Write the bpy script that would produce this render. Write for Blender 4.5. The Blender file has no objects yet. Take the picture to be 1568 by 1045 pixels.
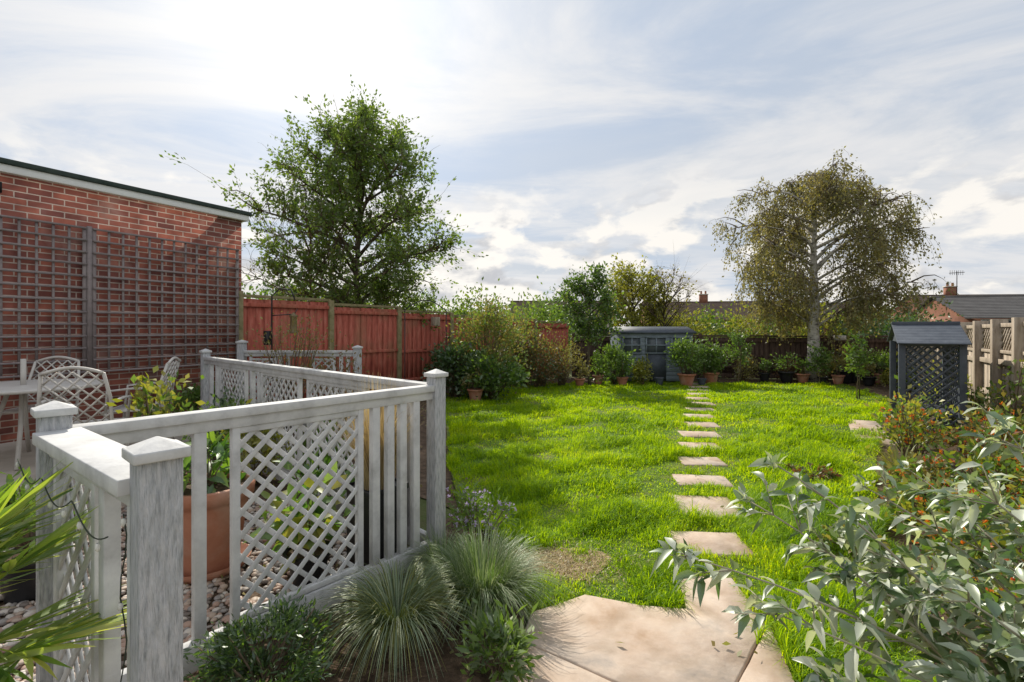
import bpy, math, numpy as np
from mathutils import Vector
rng=np.random.default_rng(7)
S=bpy.context.scene
S.view_settings.view_transform='Standard'
try: S.view_settings.look='None'
except Exception: pass
S.view_settings.exposure=0
# ------------------------------------------------------------ materials
def newmat(name):
    m=bpy.data.materials.new(name); m.use_nodes=True
    nt=m.node_tree; nt.nodes.clear()
    return m,nt,nt.nodes,nt.links
def ramp(N,cols,pos=None):
    r=N.new('ShaderNodeValToRGB'); e=r.color_ramp.elements
    n=len(cols)
    if pos is None: pos=[i/(n-1) for i in range(n)]
    while len(e)<n: e.new(0.5)
    for i in range(n):
        e[i].position=pos[i]; c=cols[i]; e[i].color=(c[0],c[1],c[2],1)
    return r
def surf(name,cols,scale=5,rough=0.8,bump=0.3,stretch=(1,1,1),pos=None,detail=6,bscale=None,bdist=0.01,dirt=None):
    m,nt,N,L=newmat(name)
    o=N.new('ShaderNodeOutputMaterial'); b=N.new('ShaderNodeBsdfPrincipled')
    L.new(b.outputs[0],o.inputs[0]); b.inputs['Roughness'].default_value=rough
    b.inputs['Specular IOR Level'].default_value=0.25
    tc=N.new('ShaderNodeTexCoord'); mp=N.new('ShaderNodeMapping'); mp.inputs['Scale'].default_value=stretch
    L.new(tc.outputs['Object'],mp.inputs[0])
    n=N.new('ShaderNodeTexNoise'); n.inputs['Scale'].default_value=scale; n.inputs['Detail'].default_value=detail
    n.inputs['Roughness'].default_value=0.65
    L.new(mp.outputs[0],n.inputs['Vector'])
    r=ramp(N,cols,pos or [0.3+0.4*i/(len(cols)-1) for i in range(len(cols))]); L.new(n.outputs[0],r.inputs[0])
    col=r.outputs[0]
    if dirt:
        n3=N.new('ShaderNodeTexNoise'); n3.inputs['Scale'].default_value=dirt[1]; n3.inputs['Detail'].default_value=8
        L.new(tc.outputs['Object'],n3.inputs['Vector'])
        r3=ramp(N,[(0,0,0),(1,1,1)],[0.5,0.72]); L.new(n3.outputs[0],r3.inputs[0])
        mx=N.new('ShaderNodeMixRGB'); mx.inputs[2].default_value=(*dirt[0],1)
        mu=N.new('ShaderNodeMath'); mu.operation='MULTIPLY'; mu.inputs[1].default_value=dirt[2]
        L.new(r3.outputs[0],mu.inputs[0]); L.new(mu.outputs[0],mx.inputs[0]); L.new(col,mx.inputs[1]); col=mx.outputs[0]
    L.new(col,b.inputs['Base Color'])
    n2=N.new('ShaderNodeTexNoise'); n2.inputs['Scale'].default_value=bscale or scale*3; n2.inputs['Detail'].default_value=8
    L.new(mp.outputs[0],n2.inputs['Vector'])
    bp=N.new('ShaderNodeBump'); bp.inputs['Strength'].default_value=bump; bp.inputs['Distance'].default_value=bdist
    L.new(n2.outputs[0],bp.inputs['Height']); L.new(bp.outputs[0],b.inputs['Normal'])
    return m
def leafmat(name,cols,trans=0.45,tint=(1.6,1.7,0.6),gloss=0.05,patch=None):
    m,nt,N,L=newmat(name)
    o=N.new('ShaderNodeOutputMaterial')
    g=N.new('ShaderNodeNewGeometry')
    r=ramp(N,cols); 
    src=g.outputs['Random Per Island']
    if patch:
        tc=N.new('ShaderNodeTexCoord'); n=N.new('ShaderNodeTexNoise'); n.inputs['Scale'].default_value=patch; n.inputs['Detail'].default_value=2
        L.new(tc.outputs['Object'],n.inputs['Vector'])
        mr=N.new('ShaderNodeMapRange'); mr.inputs[1].default_value=0.3; mr.inputs[2].default_value=0.7
        L.new(n.outputs[0],mr.inputs[0])
        mx=N.new('ShaderNodeMath'); mx.operation='ADD'
        m1=N.new('ShaderNodeMath'); m1.operation='MULTIPLY'; m1.inputs[1].default_value=0.55
        m2=N.new('ShaderNodeMath'); m2.operation='MULTIPLY'; m2.inputs[1].default_value=0.45
        L.new(src,m1.inputs[0]); L.new(mr.outputs[0],m2.inputs[0]); L.new(m1.outputs[0],mx.inputs[0]); L.new(m2.outputs[0],mx.inputs[1]); src=mx.outputs[0]
    L.new(src,r.inputs[0])
    d=N.new('ShaderNodeBsdfDiffuse'); L.new(r.outputs[0],d.inputs[0])
    t=N.new('ShaderNodeBsdfTranslucent')
    mm=N.new('ShaderNodeMixRGB'); mm.blend_type='MULTIPLY'; mm.inputs[0].default_value=1; mm.inputs[2].default_value=(*tint,1)
    L.new(r.outputs[0],mm.inputs[1]); L.new(mm.outputs[0],t.inputs[0])
    ms=N.new('ShaderNodeMixShader'); ms.inputs[0].default_value=trans
    L.new(d.outputs[0],ms.inputs[1]); L.new(t.outputs[0],ms.inputs[2])
    if gloss>0:
        gl=N.new('ShaderNodeBsdfGlossy'); gl.inputs['Roughness'].default_value=0.45; gl.inputs[0].default_value=(0.9,0.95,0.9,1)
        m3=N.new('ShaderNodeMixShader'); m3.inputs[0].default_value=gloss
        L.new(ms.outputs[0],m3.inputs[1]); L.new(gl.outputs[0],m3.inputs[2]); ms=m3
    L.new(ms.outputs[0],o.inputs[0])
    return m
M={}
M['rail']=surf('painted_wood_grey',[(.44,.44,.44),(.58,.58,.58),(.66,.66,.65)],scale=9,stretch=(1,1,1),rough=.7,bump=.35,bscale=60,bdist=.004,dirt=((.30,.29,.26),6,.35))
M['railpost']=surf('weathered_post_paint',[(.27,.28,.29),(.44,.45,.46),(.56,.56,.57)],scale=34,stretch=(3.2,3.2,.45),pos=[.30,.45,.62],rough=.75,bump=1.0,bscale=30,bdist=.022)
M['felt']=surf('roof_felt',[(.03,.045,.04),(.06,.08,.07)],scale=8)
M['white']=surf('white_fascia',[(.80,.81,.82),(.88,.89,.90)],scale=4,rough=.5,bump=.1)
M['trellis']=surf('stained_trellis',[(.22,.185,.185),(.31,.265,.26)],scale=10,bump=.3)
M['fence_red']=surf('red_stained_wood',[(.28,.065,.045),(.42,.11,.075),(.50,.18,.13)],scale=7,stretch=(3,3,.5),bump=.4,dirt=((.22,.17,.09),2.2,.5))
M['fence_cap']=surf('mossy_timber',[(.14,.14,.06),(.25,.21,.11),(.32,.27,.16)],scale=9,bump=.5)
M['fence_dark']=surf('dark_brown_fence',[(.045,.028,.022),(.09,.058,.044),(.13,.09,.065)],scale=7,stretch=(3,3,.5),bump=.4)
M['fence_tan']=surf('weathered_tan_wood',[(.26,.21,.16),(.40,.33,.26),(.50,.43,.35)],scale=7,stretch=(3,3,.5),bump=.5)
M['slate']=surf('blue_grey_paint',[(.06,.07,.09),(.10,.115,.14)],scale=9,rough=.6,bump=.2)
M['playhouse']=surf('playhouse_grey_paint',[(.15,.18,.21),(.22,.26,.30)],scale=6,rough=.6,bump=.2)
M['glass']=surf('window_glass',[(.05,.06,.07),(.16,.18,.20)],scale=2,rough=.08,bump=0)
M['stone']=surf('sandstone',[(.36,.25,.17),(.47,.36,.28),(.54,.44,.36),(.38,.33,.29)],scale=2.6,rough=.85,bump=.7,bscale=6,bdist=.025,dirt=((.24,.17,.11),5,.5))
M['soil']=surf('soil',[(.045,.03,.018),(.10,.065,.042),(.17,.12,.08)],scale=12,rough=.95,bump=1,bscale=40,bdist=.03)
M['drysoil']=surf('dry_worn_turf',[(.16,.15,.06),(.36,.27,.15),(.46,.36,.22)],scale=14,rough=.95,bump=1,bscale=60,bdist=.03)
M['ground']=surf('ground_earth_grass',[(.05,.055,.02),(.08,.10,.03),(.10,.085,.045)],scale=1.5,rough=.95,bump=.8,bscale=20,bdist=.03)
M['lawnbase']=surf('lawn_soil',[(.07,.11,.014),(.10,.18,.02),(.18,.18,.05)],scale=3,rough=.95,bump=1,bscale=50,bdist=.03,dirt=((.34,.25,.13),1.4,.5))
M['terracotta']=surf('terracotta',[(.30,.12,.07),(.42,.19,.12)],scale=5,rough=.8,bump=.3,dirt=((.48,.38,.31),4,.5))
M['black']=surf('black_plastic',[(.012,.012,.014),(.03,.03,.032)],scale=6,rough=.4,bump=.1)
M['metal']=surf('dark_iron',[(.03,.03,.035),(.06,.055,.055)],scale=10,rough=.5)
M['castwhite']=surf('cream_cast_aluminium',[(.52,.49,.45),(.64,.61,.57)],scale=8,rough=.5,bump=.15)
M['bark']=surf('bark',[(.07,.055,.04),(.15,.12,.085)],scale=12,stretch=(1,1,.3),bump=.8)
M['twig']=surf('twig',[(.11,.08,.055),(.20,.15,.10)],scale=12,bump=.3)
M['birchbark']=surf('birch_bark',[(.05,.045,.04),(.42,.39,.35),(.60,.57,.52)],scale=6,stretch=(1,1,2.5),pos=[.36,.46,.65],bump=.5)
M['pale_stem']=surf('pale_stem',[(.28,.25,.19),(.42,.39,.28)],scale=12,bump=.2)
M['tile']=surf('roof_tile',[(.10,.07,.055),(.18,.13,.10)],scale=1.5,rough=.85,bump=.5)
M['tilegrey']=surf('roof_tile_grey',[(.14,.13,.125),(.20,.19,.18)],scale=1.5,rough=.85,bump=.5)
M['brickfar']=surf('far_brick',[(.20,.085,.055),(.30,.14,.09)],scale=3)
M['render']=surf('cream_render',[(.55,.50,.42),(.65,.60,.52)],scale=3)
M['rope']=surf('cable',[(.03,.04,.03),(.06,.07,.05)],scale=10)
M['bulb']=surf('bulb_glass',[(.6,.6,.55),(.8,.8,.75)],scale=4,rough=.1)
def pebblemat():
    m,nt,N,L=newmat('pebbles'); o=N.new('ShaderNodeOutputMaterial'); b=N.new('ShaderNodeBsdfPrincipled'); L.new(b.outputs[0],o.inputs[0])
    g=N.new('ShaderNodeNewGeometry'); r=ramp(N,[(.16,.13,.11),(.42,.32,.25),(.28,.25,.23),(.55,.49,.43),(.38,.25,.19),(.48,.44,.41)]); r.color_ramp.interpolation='CONSTANT'
    L.new(g.outputs['Random Per Island'],r.inputs[0]); L.new(r.outputs[0],b.inputs['Base Color']); b.inputs['Roughness'].default_value=.6
    return m
M['pebble']=pebblemat()
def brickmat():
    m,nt,N,L=newmat('red_brick'); o=N.new('ShaderNodeOutputMaterial'); b=N.new('ShaderNodeBsdfPrincipled'); L.new(b.outputs[0],o.inputs[0])
    tc=N.new('ShaderNodeTexCoord'); sx=N.new('ShaderNodeSeparateXYZ'); L.new(tc.outputs['Object'],sx.inputs[0])
    ad=N.new('ShaderNodeMath'); ad.operation='ADD'; L.new(sx.outputs[0],ad.inputs[0]); L.new(sx.outputs[1],ad.inputs[1])
    cx=N.new('ShaderNodeCombineXYZ'); L.new(ad.outputs[0],cx.inputs[0]); L.new(sx.outputs[2],cx.inputs[1])
    bt=N.new('ShaderNodeTexBrick'); L.new(cx.outputs[0],bt.inputs['Vector'])
    bt.inputs['Scale'].default_value=1; bt.inputs['Brick Width'].default_value=.225; bt.inputs['Row Height'].default_value=.075
    bt.inputs['Mortar Size'].default_value=.007; bt.inputs['Mortar Smooth'].default_value=.2; bt.inputs['Bias'].default_value=0
    bt.inputs['Color1'].default_value=(.42,.14,.095,1); bt.inputs['Color2'].default_value=(.20,.07,.06,1); bt.inputs['Mortar'].default_value=(.56,.46,.40,1)
    n=N.new('ShaderNodeTexNoise'); n.inputs['Scale'].default_value=5; n.inputs['Detail'].default_value=8; L.new(tc.outputs['Object'],n.inputs['Vector'])
    r=ramp(N,[(.65,.62,.62),(1.3,1.25,1.2)],[.3,.7]); L.new(n.outputs[0],r.inputs[0])
    mx=N.new('ShaderNodeMixRGB'); mx.blend_type='MULTIPLY'; mx.inputs[0].default_value=1; L.new(bt.outputs[0],mx.inputs[1]); L.new(r.outputs[0],mx.inputs[2])
    n2=N.new('ShaderNodeTexNoise'); n2.inputs['Scale'].default_value=2.2; n2.inputs['Detail'].default_value=9; L.new(tc.outputs['Object'],n2.inputs['Vector'])
    r2=ramp(N,[(0,0,0),(.5,.5,.5)],[.53,.75]); L.new(n2.outputs[0],r2.inputs[0])
    m2=N.new('ShaderNodeMixRGB'); m2.inputs[2].default_value=(.55,.40,.34,1); L.new(r2.outputs[0],m2.inputs[0]); L.new(mx.outputs[0],m2.inputs[1])
    L.new(m2.outputs[0],b.inputs['Base Color']); b.inputs['Roughness'].default_value=.85
    bp=N.new('ShaderNodeBump'); bp.inputs['Strength'].default_value=.7; bp.inputs['Distance'].default_value=.01; bp.invert=True
    L.new(bt.outputs['Fac'],bp.inputs['Height']); L.new(bp.outputs[0],b.inputs['Normal'])
    return m
M['brick']=brickmat()
M['paving']=surf('patio_paving',[(.38,.33,.28),(.50,.44,.38)],scale=3,bump=.3)
# leaves
M['grass']=leafmat('grass_blades',[(.08,.17,.005),(.17,.32,.009),(.28,.45,.013),(.46,.56,.035)],trans=.6,tint=(1.95,1.6,.3),patch=1.0,gloss=.02)
M['lf_tree']=leafmat('tree_leaves',[(.07,.11,.03),(.13,.18,.05),(.22,.27,.09)],patch=1.2,trans=.55,gloss=.04)
M['lf_birch']=leafmat('birch_leaves',[(.12,.12,.065),(.20,.19,.09),(.34,.29,.13)],patch=1,trans=.55,tint=(1.5,1.4,.7),gloss=.04)
M['lf_dark']=leafmat('dark_evergreen_leaves',[(.02,.05,.018),(.05,.10,.032),(.09,.15,.05)],patch=3,trans=.35,gloss=.08)
M['lf_mid']=leafmat('shrub_leaves',[(.055,.105,.022),(.11,.18,.04),(.19,.27,.065)],patch=3)
M['lf_yellow']=leafmat('yellow_green_leaves',[(.13,.15,.03),(.24,.24,.045),(.38,.33,.08)],patch=2)
M['lf_autumn']=leafmat('autumn_leaves',[(.14,.10,.045),(.23,.18,.07),(.19,.19,.075),(.36,.27,.10)],patch=3)
M['lf_silver']=leafmat('silver_green_leaves',[(.05,.10,.035),(.10,.17,.06),(.20,.25,.14),(.42,.45,.37),(.58,.59,.53)],trans=.40,tint=(1.5,1.6,.75),gloss=.12)
M['lf_big']=leafmat('bright_broad_leaves',[(.05,.12,.018),(.10,.21,.035),(.22,.32,.06)],trans=.45,gloss=.08)
M['lf_straw']=leafmat('straw_blades',[(.36,.28,.14),(.56,.45,.25),(.28,.21,.11)],tint=(1.2,1.1,.8))
M['lf_blue']=leafmat('blue_green_blades',[(.10,.15,.07),(.21,.27,.15),(.40,.43,.26)],trans=.35,tint=(1.3,1.4,.8))
M['lf_palm']=leafmat('palm_blades',[(.09,.18,.02),(.22,.31,.05),(.46,.46,.12)],trans=.5,gloss=.1)
M['fl_orange']=leafmat('orange_petals',[(.65,.16,.02),(.75,.32,.03),(.5,.06,.02)],tint=(1.2,1,.8))
M['fl_purple']=leafmat('lilac_petals',[(.52,.44,.68),(.65,.58,.78)],tint=(1.1,1,1.1))
M['fl_red']=leafmat('red_leaves',[(.26,.09,.045),(.20,.13,.05),(.15,.16,.05)],tint=(1.3,1,.7))
# ------------------------------------------------------------ mesh builder
class MB:
    def __init__(s): s.V=[];s.n=0;s.F=[];s.mats=[]
    def mi(s,k):
        if k not in s.mats: s.mats.append(k)
        return s.mats.index(k)
    def add(s,V,F,k):
        V=np.asarray(V,float).reshape(-1,3); 
        mi=s.mi(k)
        if isinstance(F,np.ndarray): s.F.append((F+s.n,mi))
        else:
            d={}
            for f in F: d.setdefault(len(f),[]).append(f)
            for q in d.values(): s.F.append((np.array(q)+s.n,mi))
        s.V.append(V); s.n+=len(V)
    def frame(s,c,ax,ay,az,k):
        c,ax,ay,az=[np.asarray(a,float) for a in (c,ax,ay,az)]
        V=[c+i*ax+j*ay+l*az for i in(-.5,.5) for j in(-.5,.5) for l in(-.5,.5)]
        s.add(V,[(0,1,3,2),(4,6,7,5),(0,4,5,1),(2,3,7,6),(0,2,6,4),(1,5,7,3)],k)
    def box(s,c,size,k,rz=0):
        a=math.radians(rz);u=np.array([math.cos(a),math.sin(a),0]);v=np.array([-math.sin(a),math.cos(a),0])
        s.frame(c,u*size[0],v*size[1],np.array([0,0,size[2]]),k)
    def beam(s,p0,p1,w,h,k,up=(0,0,1)):
        p0=np.asarray(p0,float);p1=np.asarray(p1,float);d=p1-p0;up=np.asarray(up,float)
        sd=np.cross(d,up);sd/=np.linalg.norm(sd)+1e-9;u=np.cross(sd,d);u/=np.linalg.norm(u)+1e-9
        s.frame((p0+p1)/2,d,sd*w,u*h,k)
    def tube(s,P,R,k,n=5):
        P=np.asarray(P,float);m=len(P);R=np.asarray(R,float)*np.ones(m)
        V=[];T=np.gradient(P,axis=0)
        for i in range(m):
            t=T[i]/(np.linalg.norm(T[i])+1e-9);a=np.cross(t,(0.31,.95,.1));a/=np.linalg.norm(a)+1e-9;b=np.cross(t,a)
            for j in range(n):
                w=2*math.pi*j/n;V.append(P[i]+R[i]*(math.cos(w)*a+math.sin(w)*b))
        F=[(i*n+j,i*n+(j+1)%n,(i+1)*n+(j+1)%n,(i+1)*n+j) for i in range(m-1) for j in range(n)]
        F+= [tuple(range((m-1)*n,m*n)),tuple(range(n))[::-1]]
        s.add(V,F,k)
    def lathe(s,c,prof,k,n=28):
        V=[];
        for r,z in prof:
            for j in range(n):
                w=2*math.pi*j/n;V.append((c[0]+r*math.cos(w),c[1]+r*math.sin(w),c[2]+z))
        F=[(i*n+j,i*n+(j+1)%n,(i+1)*n+(j+1)%n,(i+1)*n+j) for i in range(len(prof)-1) for j in range(n)]
        s.add(V,F,k)
    def leaves(s,P,D,L,W,k,full=False,fold=.15,curve=.2):
        P=np.asarray(P,float);n=len(P)
        if n==0:return
        D=D/(np.linalg.norm(D,axis=1,keepdims=True)+1e-9)
        r=rng.normal(size=(n,3));Sd=np.cross(D,r);Sd/=np.linalg.norm(Sd,axis=1,keepdims=True)+1e-9
        if full:
            Sd=np.cross(D,np.array([0,0,1.])+.45*rng.normal(size=(n,3)));Sd/=np.linalg.norm(Sd,axis=1,keepdims=True)+1e-9
        Nn=np.cross(Sd,D);L=(L*np.ones(n))[:,None];W=(W*np.ones(n))[:,None]
        if not full:
            V=np.stack([P,P+.5*L*D+.5*W*Sd+fold*W*Nn,P+L*D,P+.5*L*D-.5*W*Sd+fold*W*Nn],1).reshape(-1,3)
            s.add(V,np.arange(4*n).reshape(n,4),k)
        else:
            def q(t,w): 
                p=P+t*L*D+w*.5*W*Sd+abs(w)*fold*W*Nn; p=p.copy(); p[:,2]-=(curve*t*t*L)[:,0]; return p
            V=np.stack([q(0,0),q(.3,.9),q(.3,0),q(.3,-.9),q(.62,.75),q(.62,0),q(.62,-.75),q(1,0)],1).reshape(-1,3)
            b=(np.arange(n)*8)[:,None]
            T=np.concatenate([b+np.array([[0,2,1]]),b+np.array([[0,3,2]]),b+np.array([[4,5,7]]),b+np.array([[5,6,7]])])
            Q=np.concatenate([b+np.array([[1,2,5,4]]),b+np.array([[2,3,6,5]])])
            n0=s.n; s.add(V,T,k); s.F.append((Q+n0,s.mi(k)))
    def blades(s,P,A,H,lean,W,k,seg=4,droop=1.0):
        n=len(P);rows=[]
        for i in range(seg+1):
            t=i/seg
            r=lean*H*(t**1.5)*1.0; z=H*(t-droop*lean*.75*t*t*t)
            c=np.stack([P[:,0]+np.cos(A)*r,P[:,1]+np.sin(A)*r,P[:,2]+z],1)
            w=W*(1-t**1.6)*.5+.0004
            sd=np.stack([-np.sin(A)*w,np.cos(A)*w,np.zeros(n)],1)
            rows+= [c-sd,c+sd]
        V=np.stack(rows,1).reshape(-1,3);m=2*(seg+1);b=(np.arange(n)*m)[:,None]
        Q=np.concatenate([b+np.array([[2*i,2*i+1,2*i+3,2*i+2]]) for i in range(seg)])
        s.add(V,Q,k)
    def build(s,name,loc=(0,0,0),rz=0,smooth=False,bevel=0,parent=None):
        if not s.V: return None
        V=np.concatenate(s.V);me=bpy.data.meshes.new(name)
        me.vertices.add(len(V));me.vertices.foreach_set('co',V.astype(np.float32).ravel())
        idx=np.concatenate([f.ravel() for f,_ in s.F]).astype(np.int32)
        tot=np.concatenate([np.full(len(f),f.shape[1]) for f,_ in s.F])
        mi=np.concatenate([np.full(len(f),m) for f,m in s.F]).astype(np.int32)
        st=np.concatenate([[0],np.cumsum(tot)[:-1]]).astype(np.int32)
        me.loops.add(len(idx));me.loops.foreach_set('vertex_index',idx)
        me.polygons.add(len(tot));me.polygons.foreach_set('loop_start',st)
        me.polygons.foreach_set('material_index',mi)
        if smooth: me.polygons.foreach_set('use_smooth',np.ones(len(tot),bool))
        for k in s.mats: me.materials.append(M[k])
        me.update(calc_edges=True); me.validate()
        o=bpy.data.objects.new(name,me);S.collection.objects.link(o)
        o.location=loc;o.rotation_euler=(0,0,math.radians(rz))
        if bevel:
            b=o.modifiers.new('bevel','BEVEL');b.width=bevel;b.segments=2;b.limit_method='ANGLE'
        if parent:o.parent=parent
        return o
def empty(name):
    e=bpy.data.objects.new(name,None);S.collection.objects.link(e);return e
def sheet(name,pts,z,k,thick=0):
    b=MB();n=len(pts)
    if thick:
        V=[(x,y,z) for x,y in pts]+[(x,y,z-thick) for x,y in pts]
        F=[tuple(range(n))]+[(i,i+n,(i+1)%n+n,(i+1)%n) for i in range(n)]
    else: V=[(x,y,z) for x,y in pts];F=[tuple(range(n))]
    b.add(V,F,k);return b.build(name)
def inpoly(x,y,poly):
    r=np.zeros(len(x),bool);n=len(poly)
    for i in range(n):
        x1,y1=poly[i];x2,y2=poly[(i+1)%n]
        if y1==y2: continue
        c=((y1>y)!=(y2>y))&(x<(x2-x1)*(y-y1)/(y2-y1)+x1);r^=c
    return r
def wav(x,y,f,seed):
    r=np.random.default_rng(seed);v=0
    for i in range(7):
        a=r.uniform(0,6.28);ff=f*r.uniform(.6,1.9);v=v+np.sin(ff*(x*np.cos(a)+y*np.sin(a))+r.uniform(0,6.28))
    return v/3.0
# ------------------------------------------------------------ ground
sheet('ground',[(-300,-150),(300,-150),(300,500),(-300,500)],-.02,'ground')
LAWN=[(-1.5,10.9),(-1.1,8),(-.65,5.1),(-.42,4.0),(-.06,3.25),(.0,2.75),(.1,2.45),(.44,2.5),(.86,2.4),(1.05,2.7),(1.25,2.7),(1.12,2.0),(1.7,1.9),(2.2,2.6),(2.64,3.4),(3.6,4.8),(4.3,5.7),(5.4,7.1),(8.0,10.2),(8.8,12.7),(5,13.6),(1.6,13.2),(-.4,12.2)]
sheet('lawn_soil',LAWN,0.0,'lawnbase')
sheet('worn_turf_patch',[(.2+.42*math.cos(a)*(1+.15*math.sin(3*a)),3.08+.27*math.sin(a)*(1+.2*math.cos(2*a))) for a in np.linspace(0,6.1,22)],.005,'drysoil')
sheet('bed_soil_left',[(-4.4,7.9),(-3.2,6.4),(-.45,4.0),(-.65,5.1),(-1.1,8),(-1.5,10.9),(-.4,12.2),(1.6,13.2),(5,13.6),(8.8,12.7),(11,14.1),(1.74,14.9),(-1.5,11.9)],-.008,'soil')
sheet('bed_soil_front',[(-1.6,1.7),(-.75,.9),(0,1.2),(.06,2.3),(.1,3.2),(-.42,4.0)],-.004,'soil')
sheet('bed_soil_right',[(1.15,.3),(3.5,.3),(6.3,5.5),(11.2,14),(8.8,12.7),(8,10.2),(5.4,7.1),(4.3,5.7),(3.6,4.8),(2.64,3.4),(2.2,2.6),(1.7,1.9),(1.2,2.0)],-.006,'soil')
def slab(b,pts,z=.02,t=.05,k='stone',jit=.004):
    n=len(pts);pts=np.array(pts);c=pts.mean(0)
    out=[];
    for i in range(n):
        p,q=pts[i],pts[(i+1)%n];m=max(2,int(np.linalg.norm(q-p)/.09))
        for j in range(m):
            w=p+(q-p)*j/m; out.append(w+(rng.normal(size=2)*jit if j else 0))
    out=np.array(out);N=len(out);ins=out+(c-out)*(.009/np.linalg.norm(c-out,axis=1,keepdims=True))
    V=[(x,y,z) for x,y in ins]+[(x,y,z-.006) for x,y in out]+[(x,y,z-t) for x,y in out]
    F=[tuple(range(N))]+[(i,i+N,(i+1)%N+N,(i+1)%N) for i in range(N)]+[(i+N,i+2*N,(i+1)%N+2*N,(i+1)%N+N) for i in range(N)]
    b.add(V,F,k)
STONES=[]
bs=MB()
for i in range(15):
    cx,cy=1.37+.26*i+rng.normal()*.02,3.36+.69*i
    a=math.radians(-5+rng.normal()*3);w=.25+rng.normal()*.008;h=.19+rng.normal()*.01
    if i==1:h=.25
    ca,sa=math.cos(a),math.sin(a)
    q=[(cx+u*w*ca-v*h*sa,cy+u*w*sa+v*h*ca) for u,v in((-1,-1),(1,-1),(1,1),(-1,1))]
    STONES.append(q); slab(bs,q,z=.014)
bs.build('stepping_stone_path')
bp_=MB()
PS=[[(.04,2.31),(.10,2.53),(.40,2.70),(.68,2.60),(.93,2.56),(1.0,2.90),(1.31,2.88),(1.29,2.45),(.76,1.815)],
    [(.768,1.81),(1.295,2.44),(1.19,2.03),(1.12,1.59)],[(.04,2.302),(.752,1.812),(.50,1.4),(-.2,1.8)],[(.76,1.80),(1.11,1.58),(1.0,1.1),(.508,1.392)]]
for p in PS: slab(bp_,p,z=.016,jit=.0015)
for i in range(3):
    for j in range(4): 
        x0=-.75+i*.6;y0=1.0-j*.6-.1*i
        slab(bp_,[(x0,y0-.585),(x0+.585,y0-.585),(x0+.585,y0),(x0,y0)],z=.02)
slab(bp_,[(4.55,6.35),(4.9,6.1),(5.35,6.9),(5.0,7.15)],z=.02)
slab(bp_,[(5.02,7.17),(5.37,6.92),(5.8,7.7),(5.45,7.9)],z=.02)
bp_.build('patio_paving')
def grass():
    b=MB()
    for (y0,y1,dens,w,h) in((1.8,4.2,12500,.0046,.10),(4.2,6.5,6200,.0068,.095),(6.5,9.5,2700,.0105,.09),(9.5,13.7,1400,.0145,.08)):
        x0,x1=-1.6,9
        if y1<5:x1=3.6
        elif y1<7:x1=5.2
        n=int((x1-x0)*(y1-y0)*dens)
        x=rng.uniform(x0,x1,n);y=rng.uniform(y0,y1,n)
        jx=.05*wav(x,y,9,3);jy=.05*wav(x,y,8,4)
        k=inpoly(x+jx,y+jy,LAWN)
        for q in STONES+PS:
            c=np.array(q).mean(0);s_=[tuple(c+(np.array(p)-c)*.96) for p in q]
            k&=~inpoly(x+.014*wav(x,y,30,8),y+.014*wav(x,y,28,9),s_)
        d=np.hypot((x-.2)/.40,(y-3.08)/.25)+.12*wav(x,y,14,22)+.1*wav(x,y,30,23)
        k&=rng.random(n)<np.clip((d-.45)/.5,.05,1)
        x=x[k];y=y[k];d=d[k];n=len(x)
        tf=wav(x,y,5,5)+.6*wav(x,y,13,6)
        k=rng.random(n)<np.clip(.8+.4*tf,.3,1);x=x[k];y=y[k];tf=tf[k];d=d[k];n=len(x)
        cl=np.clip(.8+.55*tf,.28,2.1)*np.clip(d-.25,.35,1)
        H=h*cl*rng.uniform(.55,1.3,n)
        A=rng.uniform(0,6.28,n)+.6*wav(x,y,4,7);A=np.where(rng.random(n)<.5,-1.2+1.2*wav(x,y,3,12)+rng.normal(size=n)*.8,A)
        P=np.stack([x,y,np.zeros(n)],1)
        b.blades(P,A,H,rng.uniform(.25,1.05,n),w*rng.uniform(.7,1.3,n),'grass',seg=2 if y0>4 else 3,droop=.8)
    n=2200;x=.2+rng.normal(size=n)*.24;y=3.08+rng.normal(size=n)*.15
    b.blades(np.stack([x,y,np.full(n,.004)],1),rng.uniform(0,6.28,n),rng.uniform(.02,.05,n),rng.uniform(.8,1.3,n),rng.uniform(.003,.005,n),'lf_straw',seg=2,droop=1.0)
    b.build('lawn_grass')
grass()
b=MB();n=2600
x=rng.uniform(-4,10,n);y=rng.uniform(1.6,14,n);k=~inpoly(x,y,LAWN)|(rng.random(n)<.05);x=x[k];y=y[k];n=len(x)
D=rng.normal(size=(n,3));D[:,2]*=.25
b.leaves(np.stack([x,y,np.full(n,.035)],1),D,rng.uniform(.025,.055,n),rng.uniform(.015,.03,n),'lf_autumn');b.build('fallen_leaves')
GR=[(-9,.3),(-1.0,.6),(-1.0,1.3),(-1.63,1.8),(-.5,3.15),(-3.9,6.25),(-4.3,7.7),(-9,5)]
sheet('gravel_base',GR,-.002,'soil')
def ico():
    import bmesh
    bm=bmesh.new();bmesh.ops.create_icosphere(bm,subdivisions=2,radius=1);V=np.array([v.co[:] for v in bm.verts]);F=np.array([[v.index for v in f.verts] for f in bm.faces]);bm.free();return V,F
IV,IF=ico()
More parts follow.
